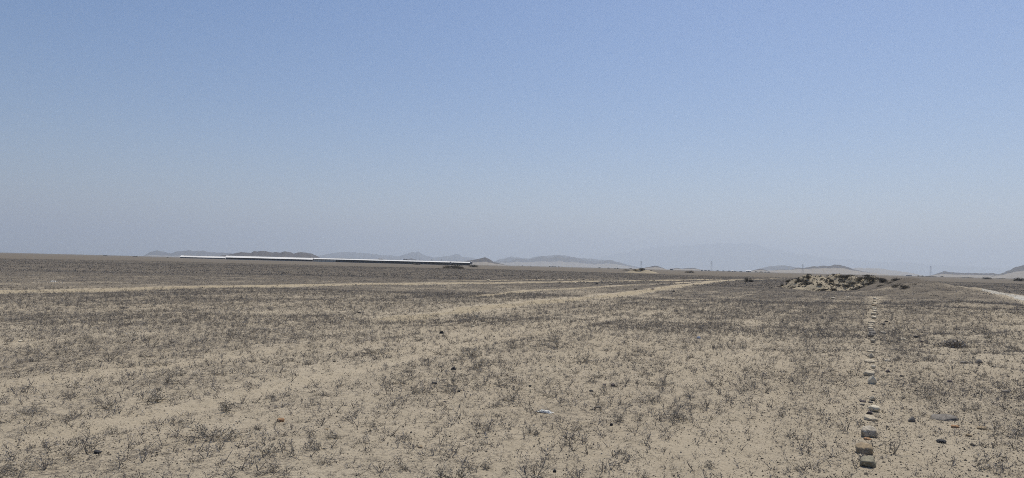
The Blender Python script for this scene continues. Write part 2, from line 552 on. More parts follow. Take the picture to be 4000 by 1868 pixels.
MARKS = [(*flat(px, py), t) for px, py, t in (
    (2130, 1604, 'around the white plastic scrap'), (3385, 1750, 'around the nearest stones of the row'), (3405, 1500, 'around the pointed white stone of the row'), (3403, 1340, 'around the far half of the stone row'),
    (3689, 1643, 'around the long grey slab'), (381, 1774, 'around the smooth dark oval stone'), (1096, 1640, 'around the orange-tinted flat stone'), (1725, 1308, 'around the black plastic rag'),
    (1642, 1750, 'around the square brown stone'), (1771, 1447, 'around the black angular stone'), (2729, 1327, 'around the bluish white plastic bag'), (2770, 1700, 'between the white scrap and the stone row'),
    (100, 1500, 'at the picture edge opposite the stone row'), (900, 1400, 'between the picture edge and the black rag'), (2400, 1506, 'around the brownish round stone'), (3822, 1428, 'around the grey angular rock'))]
words_k = {'bushy': 'small bushy dry scrub plant on the near sand', 'mat': 'low spreading mat of dry scrub on the near sand',
           'twiggy': 'leafless twiggy dry plant on the near sand', 'sprig': 'tiny dry sprig standing on the near sand'}
for x, y in pts:
    if min((x - a) ** 2 + (y - b) ** 2 for a, b in taken) < .12: continue
    k = int(R.choice(len(KINDS), p=np.array([5] * 6 + [5] * 4 + [1.5] * 4 + [2] * 3) / 62.0)) if True else 0
    kd = KINDS[k]
    size = float(np.clip(R.lognormal(-.7, .5), .25, 1.3))
    lm = min(MARKS, key=lambda q: math.hypot(q[0] - x, q[1] - y))[2]
    sz = 'larger' if size > .62 else 'small'
    lab = {'bushy': '%s bushy dry scrub plant', 'mat': '%s low mat of dry scrub', 'twiggy': '%s leafless twiggy dry plant', 'sprig': '%s thin dry sprig'}[kd] % sz + ' on sand ' + lm
    grp = {'bushy': '%s bushy scrub plants', 'mat': '%s low scrub mats', 'twiggy': '%s leafless twiggy plants', 'sprig': '%s thin dry sprigs'}[kd] % sz + ' ' + lm
    place_scrub(k, x, y, size, R.uniform(0, 6.28), lab, grp)

# all other plants: nobody could count them
def scatter(V0, F0, T0, x, y, z, sc, rz, tone, squash=None):
    n = len(x); m = len(V0)
    c, s = np.cos(rz), np.sin(rz)
    VX = (V0[None, :, 0] * c[:, None] - V0[None, :, 1] * s[:, None]) * sc[:, None] + x[:, None]
    VY = (V0[None, :, 0] * s[:, None] + V0[None, :, 1] * c[:, None]) * sc[:, None] + y[:, None]
    q = sc if squash is None else sc * squash
    VZ = V0[None, :, 2] * q[:, None] + z[:, None]
    V = np.stack([VX, VY, VZ], -1).reshape(-1, 3)
    Fc = (F0[None] + (np.arange(n) * m)[:, None, None]).reshape(-1, 3)
    T = np.clip(T0[None] * .6 + tone[:, None] * .4, 0, 1).ravel()
    return V, Fc, T

def join(parts):
    V, Fc, T = [], [], []; o = 0
    for a, b, c in parts:
        V.append(a); Fc.append(b + o); T.append(c); o += len(a)
    return np.vstack(V), np.vstack(Fc), np.concatenate(T)

def cand(n, r0, r1, azm, f, rng, power=2.0):
    rr = rng.uniform(r0 ** power, r1 ** power, n) ** (1 / power); aa = rng.uniform(-azm, azm, n)
    x = rr * np.sin(aa); y = rr * np.cos(aa)
    ok = rng.random(n) < f(x, y)
    return x[ok], y[ok]

def mid_template(seed):
    rng = np.random.default_rng(seed); V, Fc, T = [], [], []
    for q in range(5):
        a = rng.uniform(0, 6.283); t = rng.uniform(.3, 1.35); L = rng.uniform(.08, .19)
        d = np.array([math.cos(a) * math.sin(t), math.sin(a) * math.sin(t), math.cos(t)])
        e = np.cross(d, rng.normal(size=3)); e = e / np.linalg.norm(e) * .0045; n = len(V)
        V += [-e, e, d * L + e * .5, d * L - e * .5]; T += [rng.random() * .5] * 4; Fc += [(n, n + 1, n + 2), (n, n + 2, n + 3)]
        for k in range(3):
            p = d * L * rng.uniform(.4, 1.1) + rng.normal(size=3) * .025; p[2] = abs(p[2]) + .004
            leaf(V, Fc, T, p, rng.uniform(.009, .019), rng, rng.random())
    return np.array(V), np.array(Fc), np.array(T)

def far_template(seed, n=9, s=.035):
    rng = np.random.default_rng(seed); V, Fc, T = [], [], []
    for k in range(n):
        a = rng.uniform(0, 6.283); r = .17 * math.sqrt(rng.random())
        p = np.array([math.cos(a) * r, math.sin(a) * r, .13 * (1 - (r / .2) ** 2) * rng.uniform(.15, 1.0)])
        leaf(V, Fc, T, p, rng.uniform(.5, 1.3) * s, rng, rng.random())
    return np.array(V), np.array(Fc), np.array(T)

rg = np.random.default_rng(17)
P = []
AZ = math.radians(47)
# near and mid plants beyond the individual ones, with small sprigs between those
df = lambda x, y: np.clip(dens(x, y) ** 1.3 * 1.95 + .17, 0, 1)
sets = [
    ([mid_template(i) for i in range(8)], 3.6, 24, 52000, df, .34, .5),
    ([mid_template(10 + i) for i in range(8)], 20, 44, 57000, df, .48, .45),
    ([far_template(30 + i, 12, .02) for i in range(5)], 40, 85, 64000, df, .72, .4),
    ([far_template(50 + i) for i in range(5)], 80, 260, 98000, lambda x, y: np.clip(dens(x, y) * 1.6, 0, 1), 1.0, .35),
]
for tm, r0, r1, n, f, sc, sg in sets:
    x, y = cand(n, r0, r1, AZ, f, rg, 2.0 if r1 < 100 else 1.2)
    pick = rg.integers(0, len(tm), len(x)); z = height(x, y) - .005
    s = np.clip(rg.lognormal(math.log(sc), sg, len(x)), sc * .4, sc * 2.2)
    for k, t in enumerate(tm):
        m = pick == k
        P.append(scatter(*t, x[m], y[m], z[m], s[m], rg.uniform(0, 6.28, m.sum()), rg.random(m.sum()), rg.uniform(.6, 1.25, m.sum())))
V, Fc, T = join(P)
tag(mesh_from('dry_scrub', V, Fc, M_scrub, tone=T), 'grey brown dry scrub covering the plain', None, None, 'stuff')

# gravel, chips of dead twig
def chip_template(seed, flat_=.5):
    rng = np.random.default_rng(seed)
    V = rng.normal(size=(6, 3)); V /= np.linalg.norm(V, axis=1)[:, None]
    V = np.array([[1, 0, 0], [-1, .2, 0], [0, .7, 0], [.1, -.7, 0], [0, 0, .6 * flat_ * 2], [0, .1, -.5]]) + rng.normal(size=(6, 3)) * .18
    V = V[:5]; Fc = np.array([(0, 2, 4), (2, 1, 4), (1, 3, 4), (3, 0, 4)])
    return V * .5, Fc, np.zeros(5) + rng.random()

P = []
for r0, r1, n, s0, sg in ((3.4, 14, 240000, .0075, .5), (12, 34, 215000, .013, .45), (30, 80, 70000, .026, .45)):
    def f(x, y):
        ratio = x / np.maximum(y, 1)
        a = fbm(x / 1.3, y / 1.3, 131, 4) + .35 * (fbm((x * fs + y * fc) / 5, (x * fc - y * fs) / .7, 141, 3) - .5)
        stony = sstep(.25, .5, ratio) * .35
        return np.clip((a - .38 + stony) * 2.6, .2, 1)
    x, y = cand(n, r0, r1, AZ, f, rg)
    z = height(x, y); s = np.clip(rg.lognormal(math.log(s0), sg, len(x)), s0 * .4, s0 * 4)
    for k in range(6):
        m = rg.integers(0, 6, len(x)) == k
        V0, F0, T0 = chip_template(k, .3 + .1 * k)
        tn = np.where(rg.random(m.sum()) < .16, 1.0, rg.random(m.sum()) * .4)
        a, b, c = scatter(V0, F0, T0, x[m], y[m], z[m] + s[m] * .12, s[m], rg.uniform(0, 6.28, m.sum()), tn)
        P.append((a, b, np.repeat(tn, len(V0))))
n = 9000        # rubble on the big mound
x = rg.uniform(far(3050, 1090, 85)[0], far(3560, 1090, 80)[0], n); y = rg.uniform(66, 82, n)
mh = mound_height(x, y, big_spec); gh = height(x, y); ok = mh > gh - .1
x, y, z = x[ok], y[ok], mh[ok]; s_ = np.clip(rg.lognormal(math.log(.07), .5, len(x)), .03, .3)
for k in range(6):
    m = rg.integers(0, 6, len(x)) == k
    V0, F0, T0 = chip_template(k, .4 + .1 * k)
    tn = rg.random(m.sum()) ** 1.6
    a, b, c = scatter(V0, F0, T0, x[m], y[m], z[m], s_[m], rg.uniform(0, 6.28, m.sum()), tn)
    P.append((a, b, np.repeat(tn, len(V0))))
n = 9000        # stony ground on the right
x, y = cand(n * 3, 6, 34, AZ, lambda x, y: .9 * sstep(.33, .55, x / np.maximum(y, 1)), rg)
z = height(x, y); s_ = np.clip(rg.lognormal(math.log(.028), .45, len(x)), .015, .11)
for k in range(6):
    m = rg.integers(0, 6, len(x)) == k
    V0, F0, T0 = chip_template(k, .3 + .05 * k)
    tn = rg.random(m.sum()) ** 1.3
    a, b, c = scatter(V0, F0, T0, x[m], y[m], z[m], s_[m], rg.uniform(0, 6.28, m.sum()), tn)
    P.append((a, b, np.repeat(tn, len(V0))))
V, Fc, T = join(P)
tag(mesh_from('gravel', V, Fc, M_litter, tone=T), 'loose gravel and dead twig chips on the sand', None, None, 'stuff')

# ------------------------------------------------------------------ bushes (dark, leafy)
def bush_parts(seed, n=900, w=1.0, h=.55, ls=.05):
    rng = np.random.default_rng(seed)
    V, Fc, T = [], [], []
    lobes = [(rng.uniform(-.6, .6) * w, rng.uniform(-.4, .4) * w, rng.uniform(.25, .5) * w, rng.uniform(.6, 1.0) * h) for _ in range(6)]
    for k in range(n):
        lx, ly, lr, lh = lobes[rng.integers(6)]
        d = rng.normal(size=3); d /= np.linalg.norm(d); d[2] = abs(d[2])
        q = rng.uniform(.55, 1.08)
        leaf(V, Fc, T, np.array([lx + d[0] * lr * q, ly + d[1] * lr * q, d[2] * lh * q]), ls * rng.uniform(.5, 1.4), rng, rng.random())
    for k in range(14):       # shoots that stick out
        lx, ly, lr, lh = lobes[rng.integers(6)]
        a = rng.uniform(0, 6.28)
        tip = np.array([lx + math.cos(a) * lr * .9, ly + math.sin(a) * lr * .7, lh * rng.uniform(.9, 1.35)])
        for t in np.linspace(.7, 1.0, 4): leaf(V, Fc, T, tip * t, ls * .7, rng, rng.random())
    crown = (np.array(V), np.array(Fc), np.array(T))
    V, Fc, T = [], [], []
    for lx, ly, lr, lh in lobes:
        for k in range(4):
            a = rng.uniform(0, 6.28)
            prism(V, Fc, T, np.array([lx * .3, ly * .3, -.05]), np.array([lx + math.cos(a) * lr * .7, ly + math.sin(a) * lr * .7, lh * .8]), .02 * w, .008 * w, rng.random())
    return crown, (np.array(V), np.array(Fc), np.array(T))

BT = [bush_parts(200 + i) for i in range(6)]
BTs = [bush_parts(220 + i, 260, 1.0, .5, .085) for i in range(4)]
bproto = {}
def place_bush(key, templ, x, y, z, w, h, label, group=None, rz=None, name='shrub', cat='shrub'):
    cr, st = templ
    if key not in bproto:
        root = empty(name, (0, 0, 0))
        kids = [mesh_from('crown', *cr[:2], M_bush, tone=cr[2], parent=root), mesh_from('stem', *st[:2], M_stem, tone=st[2], parent=root)]
        bproto[key] = (root, kids)
    else:
        r0, kids0 = bproto[key]
        root = r0.copy(); COL.objects.link(root); root.name = name
        for q in kids0:
            c = q.copy(); COL.objects.link(c); c.parent = root
    root.location = (x, y, z); root.rotation_euler = (0, 0, R.uniform(-.5, .5) + (math.pi if R.random() < .5 else 0))
    ext = cr[0].max(0) - cr[0].min(0)
    root.scale = (w / ext[0], w / ext[0] * .85, h / max(cr[0][:, 2].max(), .1) * 1.08)
    if 'group' in root and not group: del root['group']
    tag(root, label, cat, group)
    return root

def on_flat(px, py, wpx, hpx, label, i, group=None):
    x, y = flat(px, py)
    D = math.hypot(x, y)
    if D > 1400: x, y = x * 1400 / D, y * 1400 / D; D = 1400
    place_bush(i % 6, BT[i % 6], x, y, gz(x, y) - .05, wpx / F * D, hpx / F * D, label, group)

for i, a in enumerate([
    (1755, 1050, 98, 24, 'large dark domed shrub out on the plain in front of the long sheds'),
    (1797, 1051, 34, 10, 'low shrub leaning against the side of the large domed shrub'),
    (1842, 1045, 46, 12, 'dark shrub just beyond the large domed shrub, near the end of the last shed'),
    (1625, 1034.5, 38, 8, 'small flat shrub in front of the dark side of the longest shed'),
    (1720, 1036.5, 40, 5, 'thin low shrub between the flat shrub and the large domed shrub'),
    (2450, 1057, 46, 6, 'low spreading shrub beside the small sand mound'),
    (2686, 1066.5, 44, 11, 'lone dark shrub on the plain between small mound and big mound'),
    (2923, 1103, 30, 22, 'upright spiky shrub at the far end of the wheel tracks'),
    (2940, 1103.5, 22, 12, 'short shrub touching the upright spiky shrub'),
    (412, 999, 15, 4.5, 'tiny dark shrub on the skyline far from the sheds'),
    (527, 1002, 17, 3.6, 'flat tiny shrub on the skyline halfway to the sheds'),
    (655, 1005.5, 14, 3, 'faint tiny shrub on the skyline nearest the end shed'),
    (3770, 1086.5, 44, 4.5, 'flat dark shrub beyond the road in front of the low far ridge'),
    (3860, 1092, 44, 9, 'rounded dark shrub beyond the road'),
    (3994, 1099, 46, 14, 'dark shrub cut by the edge of the picture beyond the road'),
    (3628, 1080.5, 52, 4.5, 'long flat shrub on the skyline past the end of the low bank'),
    (3910, 1089, 30, 3, 'thin shrub line between the two shrubs beyond the road'),
    (3665, 1358, 40, 10, 'low brown shrub in the hollow among the hummocks'),
    (3640, 1190, 34, 10, 'dark shrub on the crest of the hummocks before the road'),
]):
    on_flat(*a, i)

BROWN = bush_parts(300, 1500, 1.0, .5, .035)
M_keep = M_bush; M_bush = M_scrub
x, y = flat(3745, 1351); D = math.hypot(x, y)
place_bush('brown', BROWN, x, y, gz(x, y) - .03, 125 / F * D, 40 / F * D, 'domed brown scrub bush on open sand among the hummocks')
M_bush = M_keep
# shrubs on the mounds
def mound_words(px, y):
    a = 'sandy end' if px < 3230 else 'middle' if px < 3380 else 'tapering end'
    b = 'crest' if y > 84 else 'front foot' if y < 77 else 'front slope'
    return 'dark shrub on the %s of the %s of the largest mound' % (b, a), 'shrubs on the %s, %s of the largest mound' % (b, a)
k = 0
for px, py, wpx, hpx in ((3065, 1098, 26, 20), (3083, 1094, 30, 16), (3105, 1085, 30, 12), (3125, 1078, 34, 12), (3150, 1072, 40, 13), (3175, 1071, 34, 12), (3162, 1090, 34, 16),
                         (3140, 1083, 20, 8), (3205, 1070, 24, 9), (3252, 1072, 30, 13), (3278, 1070, 44, 15), (3300, 1074, 40, 14), (3270, 1084, 34, 13), (3330, 1073, 34, 7),
                         (3365, 1075, 44, 9), (3395, 1078, 44, 9), (3355, 1092, 36, 12), (3385, 1092, 50, 18), (3420, 1094, 50, 18), (3210, 1096, 22, 8), (3238, 1092, 20, 8),
                         (3320, 1094, 26, 9), (3295, 1105, 30, 10), (3330, 1112, 44, 13), (3290, 1118, 36, 10), (3250, 1112, 30, 9), (3205, 1113, 26, 7), (3410, 1108, 36, 11),
                         (3455, 1102, 44, 14), (3375, 1114, 36, 9), (3500, 1122, 60, 17), (3540, 1126, 54, 15), (3435, 1120, 40, 10), (3475, 1108, 36, 10), (3225, 1104, 18, 6),
                         (3435, 1078, 36, 6), (3560, 1112, 30, 8), (3040, 1105, 14, 5)):
    # walk along the sight line until it meets the mound
    hit = None
    d = ray(px, py)
    for D in np.linspace(55, 96, 160):
        t = D / math.hypot(d.x, d.y); x, y = d.x * t, d.y * t
        if CAMH + d.z * t <= max(mz_big(x, y), gz(x, y)): hit = (x, y); break
    if hit is None: x, y = far(px, py, 90)[:2]; hit = (x, y)
    x, y = hit; D = math.hypot(x, y); t = ((k * 7) % 6)
    place_bush(t, BT[t], x, y, max(mz_big(x, y), gz(x, y)) - .06, wpx / F * D, hpx / F * D, *mound_words(px, y)); k += 1
rq = np.random.default_rng(77); nn = 0
while nn < 150:
    px, D = rq.uniform(3075, 3540), rq.uniform(74, 92)
    x, y, _ = far(px, 1090, D)
    mh = float(mound_height(np.array([x]), np.array([y]), big_spec)[0])
    if mh < -.02 or rq.random() > .25 + 1.6 * float(vnoise(np.array([x / 1.6]), np.array([y / 1.6]), 5)[0]) * (.45 + .55 * (px > 3300)): continue
    nn += 1; t = 's%d' % (nn % 4); w = rq.uniform(.35, 1.1)
    place_bush(t, BTs[nn % 4], x, y, max(mz_big(x, y), gz(x, y)) - .04, w, w * rq.uniform(.25, .42), *mound_words(px, y))
for px, py, wpx, hpx in ((2500, 1060, 34, 9), (2478, 1062, 26, 7), (2520, 1059, 20, 6), (2540, 1064, 18, 5)):
    x, y, z = far(px, py, 299)
    place_bush(k % 6, BT[k % 6], x, y - .5, max(mz_sm(x, y), gz(x, y)) - .1, wpx / F * 299, hpx / F * 299, 'dark shrub rooted in the small far sand mound', 'shrubs on the small sand mound'); k += 1

# ------------------------------------------------------------------ stones
def stone_mat(name, a, b, sc=18):
    m, nt, bs = newmat(name, a, .9, .2)
    tc = nt.nodes.new('ShaderNodeTexCoord').outputs['Object']
    n1 = noise(nt, sc, 6, .7, tc); n2 = noise(nt, sc * 5, 4, .7, tc)
    c = mix(nt, ramp(nt, n1, ((.38, (0, 0, 0)), (.62, (1, 1, 1)))), a, b)
    c = mix(nt, 1.0, c, ramp(nt, n2, ((.35, (.7, .7, .7)), (.6, (1.05, 1.05, 1.05)))), 'MULTIPLY')
    nt.links.new(c, bs.inputs['Base Color'])
    bump(nt, bs, math_(nt, 'ADD', n1, math_(nt, 'MULTIPLY', n2, .4)), .6, .01)
    return m
SM = {'pale': stone_mat('pale_limestone', (.6, .52, .38), (.45, .385, .28)),
      'white': stone_mat('white_stone', (.74, .66, .5), (.58, .51, .38)),
      'mottled': stone_mat('mottled_granite', (.64, .57, .45), (.28, .245, .19), 26),
      'brown': stone_mat('brown_sandstone', (.42, .325, .2), (.27, .215, .145)),
      'greygreen': stone_mat('grey_green_stone', (.34, .31, .22), (.22, .2, .15)),
      'grey': stone_mat('grey_stone', (.27, .245, .21), (.15, .135, .115)),
      'dark': stone_mat('dark_basalt', (.065, .065, .066), (.04, .04, .042)),
      'purple': stone_mat('dark_purple_stone', (.14, .115, .11), (.09, .075, .075)),
      'orange': stone_mat('orange_chip', (.42, .25, .13), (.3, .18, .1))}

def ico(sub=4):
    import bmesh
    bm = bmesh.new(); bmesh.ops.create_icosphere(bm, subdivisions=sub, radius=1.0)
    v = np.array([x.co[:] for x in bm.verts]); f = np.array([[q.index for q in p.verts] for p in bm.faces]); bm.free()
    return v, f
ICO = ico(4)
def stone_geo(seed, shape, w, dpt, h):
    rng = np.random.default_rng(seed); D, Fc = ICO
    if shape == 'block':
        pl = [((1, .1, 0), .8), ((-1, -.1, .05), .82), ((.05, 1, .1), .8), ((0, -1, .12), .78), ((.15, -.32, 1), .66), ((0, 0, -1), .8), ((.7, -.7, .3), 1.0), ((-.7, .6, .4), .98)]
    elif shape == 'slab':
        pl = [((1, .3, 0), .88), ((-1, .2, .1), .86), ((0, 1, .2), .85), ((.1, -1, .1), .85), ((.1, -.42, 1), .5), ((0, 0, -1), .7), ((.6, -.8, .4), .85), ((-.8, -.5, .3), .9)]
    elif shape == 'point':
        pl = [((.8, -.1, .6), .55), ((-.7, -.1, .7), .5), ((0, .8, .6), .7), ((-.1, -.55, .85), .52), ((.3, -.95, .1), .66), ((0, 0, -1), .7), ((1, 0, 0), .9)]
    else:
        pl = [((.1, -.25, 1), .62), ((0, 0, -1), .8)]
        for k in range(9):
            n = rng.normal(size=3); pl.append((tuple(n), rng.uniform(.76, .95)))
    r = np.full(len(D), 1.25 if shape != 'round' else 1.0)
    acc = (1 / r) ** 10
    for n, d in pl:
        n = np.array(n, float); n /= np.linalg.norm(n); n = n + rng.normal(size=3) * .14; n /= np.linalg.norm(n)
        c = D @ n
        acc = acc + np.maximum(c / d, 1e-3) ** 10
    r = acc ** (-1 / 10)
    P_ = D * r[:, None]
    nz = fbm(P_[:, 0] * 2.2 + P_[:, 2] * 1.7 + seed, P_[:, 1] * 2.2 - P_[:, 2] * 1.3, seed, 4) - .5
    P_ = P_ * (1 + nz * .36)[:, None]
    mn, mx = P_.min(0), P_.max(0)
    P_ = (P_ - (mn + mx) / 2) / (mx - mn) * np.array([w, dpt, h])
    P_[:, 2] += h / 2
    return P_, Fc

def stone(px, py, wpx, hpx, shape, mt, label, group=None, name='stone', seed=None, depth=None):
    x, y = flat(px, py)
    D = math.hypot(x, y); el = CAMH / D
    if py < 1360 and group: wpx, hpx = wpx * 1.15, hpx * 1.35
    w = wpx / F * D * math.cos(math.atan((px - 2000) / F)) * 1.02
    hh = hpx / F * D * math.cos(math.atan((px - 2000) / F))
    dp = depth * w if depth else w * {'slab': .8, 'block': .95, 'point': .8, 'round': .8}[shape]
    if shape == 'slab': h = max(hh - dp * el * .6, w * .16)
    else: h = max(hh - dp * el * .8, w * .3)
    y2 = y + dp * .5; x2 = x * (y2 / y)
    s = seed if seed is not None else int(px * 7 + py)
    V, Fc = stone_geo(s, shape, w, dp, h * 1.12)
    o = mesh_from(name, V, Fc, SM[mt], smooth=True)
    a = math.atan2(x, y)
    o.location = (x2, y2, gz(x2, y2) - h * .12)
    o.rotation_euler = (R.uniform(-.08, .08), R.uniform(-.13, .13), -a + R.uniform(-.25, .25))
    try:
        bpy.context.view_layer.objects.active = o
    except Exception: pass
    tag(o, label, 'stone', group)
    return o
GR = 'stones laid in a row'
row = [
    (3390, 1829, 58, 46, 'block', 'greygreen', 'nearest stone of the row, grey-green wedge with a flat lit top'),
    (3377, 1775, 63, 48, 'block', 'brown', 'brown squared block, second nearest stone of the row'),
    (3395, 1711, 60, 49, 'block', 'mottled', 'mottled white and grey rounded block, third nearest of the row'),
    (3388, 1718, 30, 10, 'slab', 'orange', 'thin orange chip in the row, touching the mottled block'),
    (3401, 1648, 51, 22, 'slab', 'pale', 'pale elongated flat stone just beyond the mottled block in the row'),
    (3396, 1621, 24, 14, 'point', 'purple', 'small dark purple wedge in the row beside a pale rounded stone'),
    (3413, 1611, 43, 28, 'round', 'white', 'bright rounded stone in the row beyond the small dark purple wedge'),
    (3407, 1569, 23, 22, 'point', 'pale', 'small pale wedge in the row with dark chips at its side'),
    (3370, 1575, 22, 9, 'slab', 'purple', 'dark reddish chip lying beside the small pale wedge'),
    (3401, 1577, 16, 8, 'slab', 'grey', 'grey chip in front of the small pale wedge'),
    (3369, 1587, 16, 8, 'round', 'grey', 'small bluish grey pebble off the side of the row'),
    (3405, 1505, 32, 36, 'point', 'white', 'whitest stone of the row, tall and pointed'),
    (3395, 1473, 40, 24, 'slab', 'pale', 'broad pale flat-topped stone right behind the pointed white one'),
    (3412, 1447, 17, 16, 'round', 'white', 'small whitish lump beyond the broad flat-topped stone'),
    (3397, 1422, 40, 13, 'slab', 'pale', 'long thin pale slab beyond the small whitish lump'),
    (3401, 1402, 27, 21, 'point', 'pale', 'pale peaked stone between two long thin slabs of the row'),
    (3401, 1380, 27, 10, 'slab', 'pale', 'thin flat slab just beyond the pale peaked stone'),
    (3409, 1347, 15, 12, 'round', 'pale', 'small round tan stone alone in the largest gap of the row'),
    (3403, 1322, 22, 11, 'round', 'grey', 'grey-brown stone that begins the close-set far half of the row'),
    (3409, 1312, 22, 10, 'slab', 'grey', 'flat bluish stone second in the close-set far half of the row'),
    (3402, 1302, 18, 7, 'slab', 'grey', 'thin grey stone third in the close-set far half of the row'),
    (3402, 1294, 18, 7, 'slab', 'pale', 'thin pale stone fourth in the close-set far half of the row'),
    (3402, 1286, 23, 7, 'slab', 'pale', 'wider thin stone fifth in the close-set far half of the row'),
    (3403, 1277, 20, 7, 'slab', 'pale', 'flat stone sixth in the close-set far half of the row'),
    (3406, 1269, 25, 8, 'slab', 'pale', 'widest tan flat stone of the close-set far half of the row'),
    (3413, 1256, 16, 8, 'slab', 'white', 'whitish slanted stone just beyond the widest tan flat one'),
    (3412, 1243, 18, 8, 'slab', 'pale', 'ninth stone from the far end of the row, flat and pale'),
    (3418, 1236, 12, 5, 'slab', 'white', 'eighth stone from the far end of the row, small and bright'),
    (3417, 1231, 14, 5, 'slab', 'white', 'seventh stone from the far end of the row, thin and bright'),
    (3415, 1223, 16, 6, 'slab', 'white', 'sixth stone from the far end of the row, bright with dark underside'),
    (3413, 1215, 15, 9, 'round', 'brown', 'fifth stone from the far end of the row, thick and brownish'),
    (3419, 1206, 14, 4, 'slab', 'pale', 'fourth stone from the far end of the row, very thin'),
    (3418, 1201, 17, 5, 'slab', 'pale', 'third stone from the far end of the row, low and tan'),
    (3415, 1195, 10, 6, 'round', 'pale', 'second stone from the far end of the row, smallest there'),
    (3421, 1188, 18, 6, 'slab', 'white', 'farthest stone of the row, wide and bright'),
]
for a in row: stone(*a, group=GR)
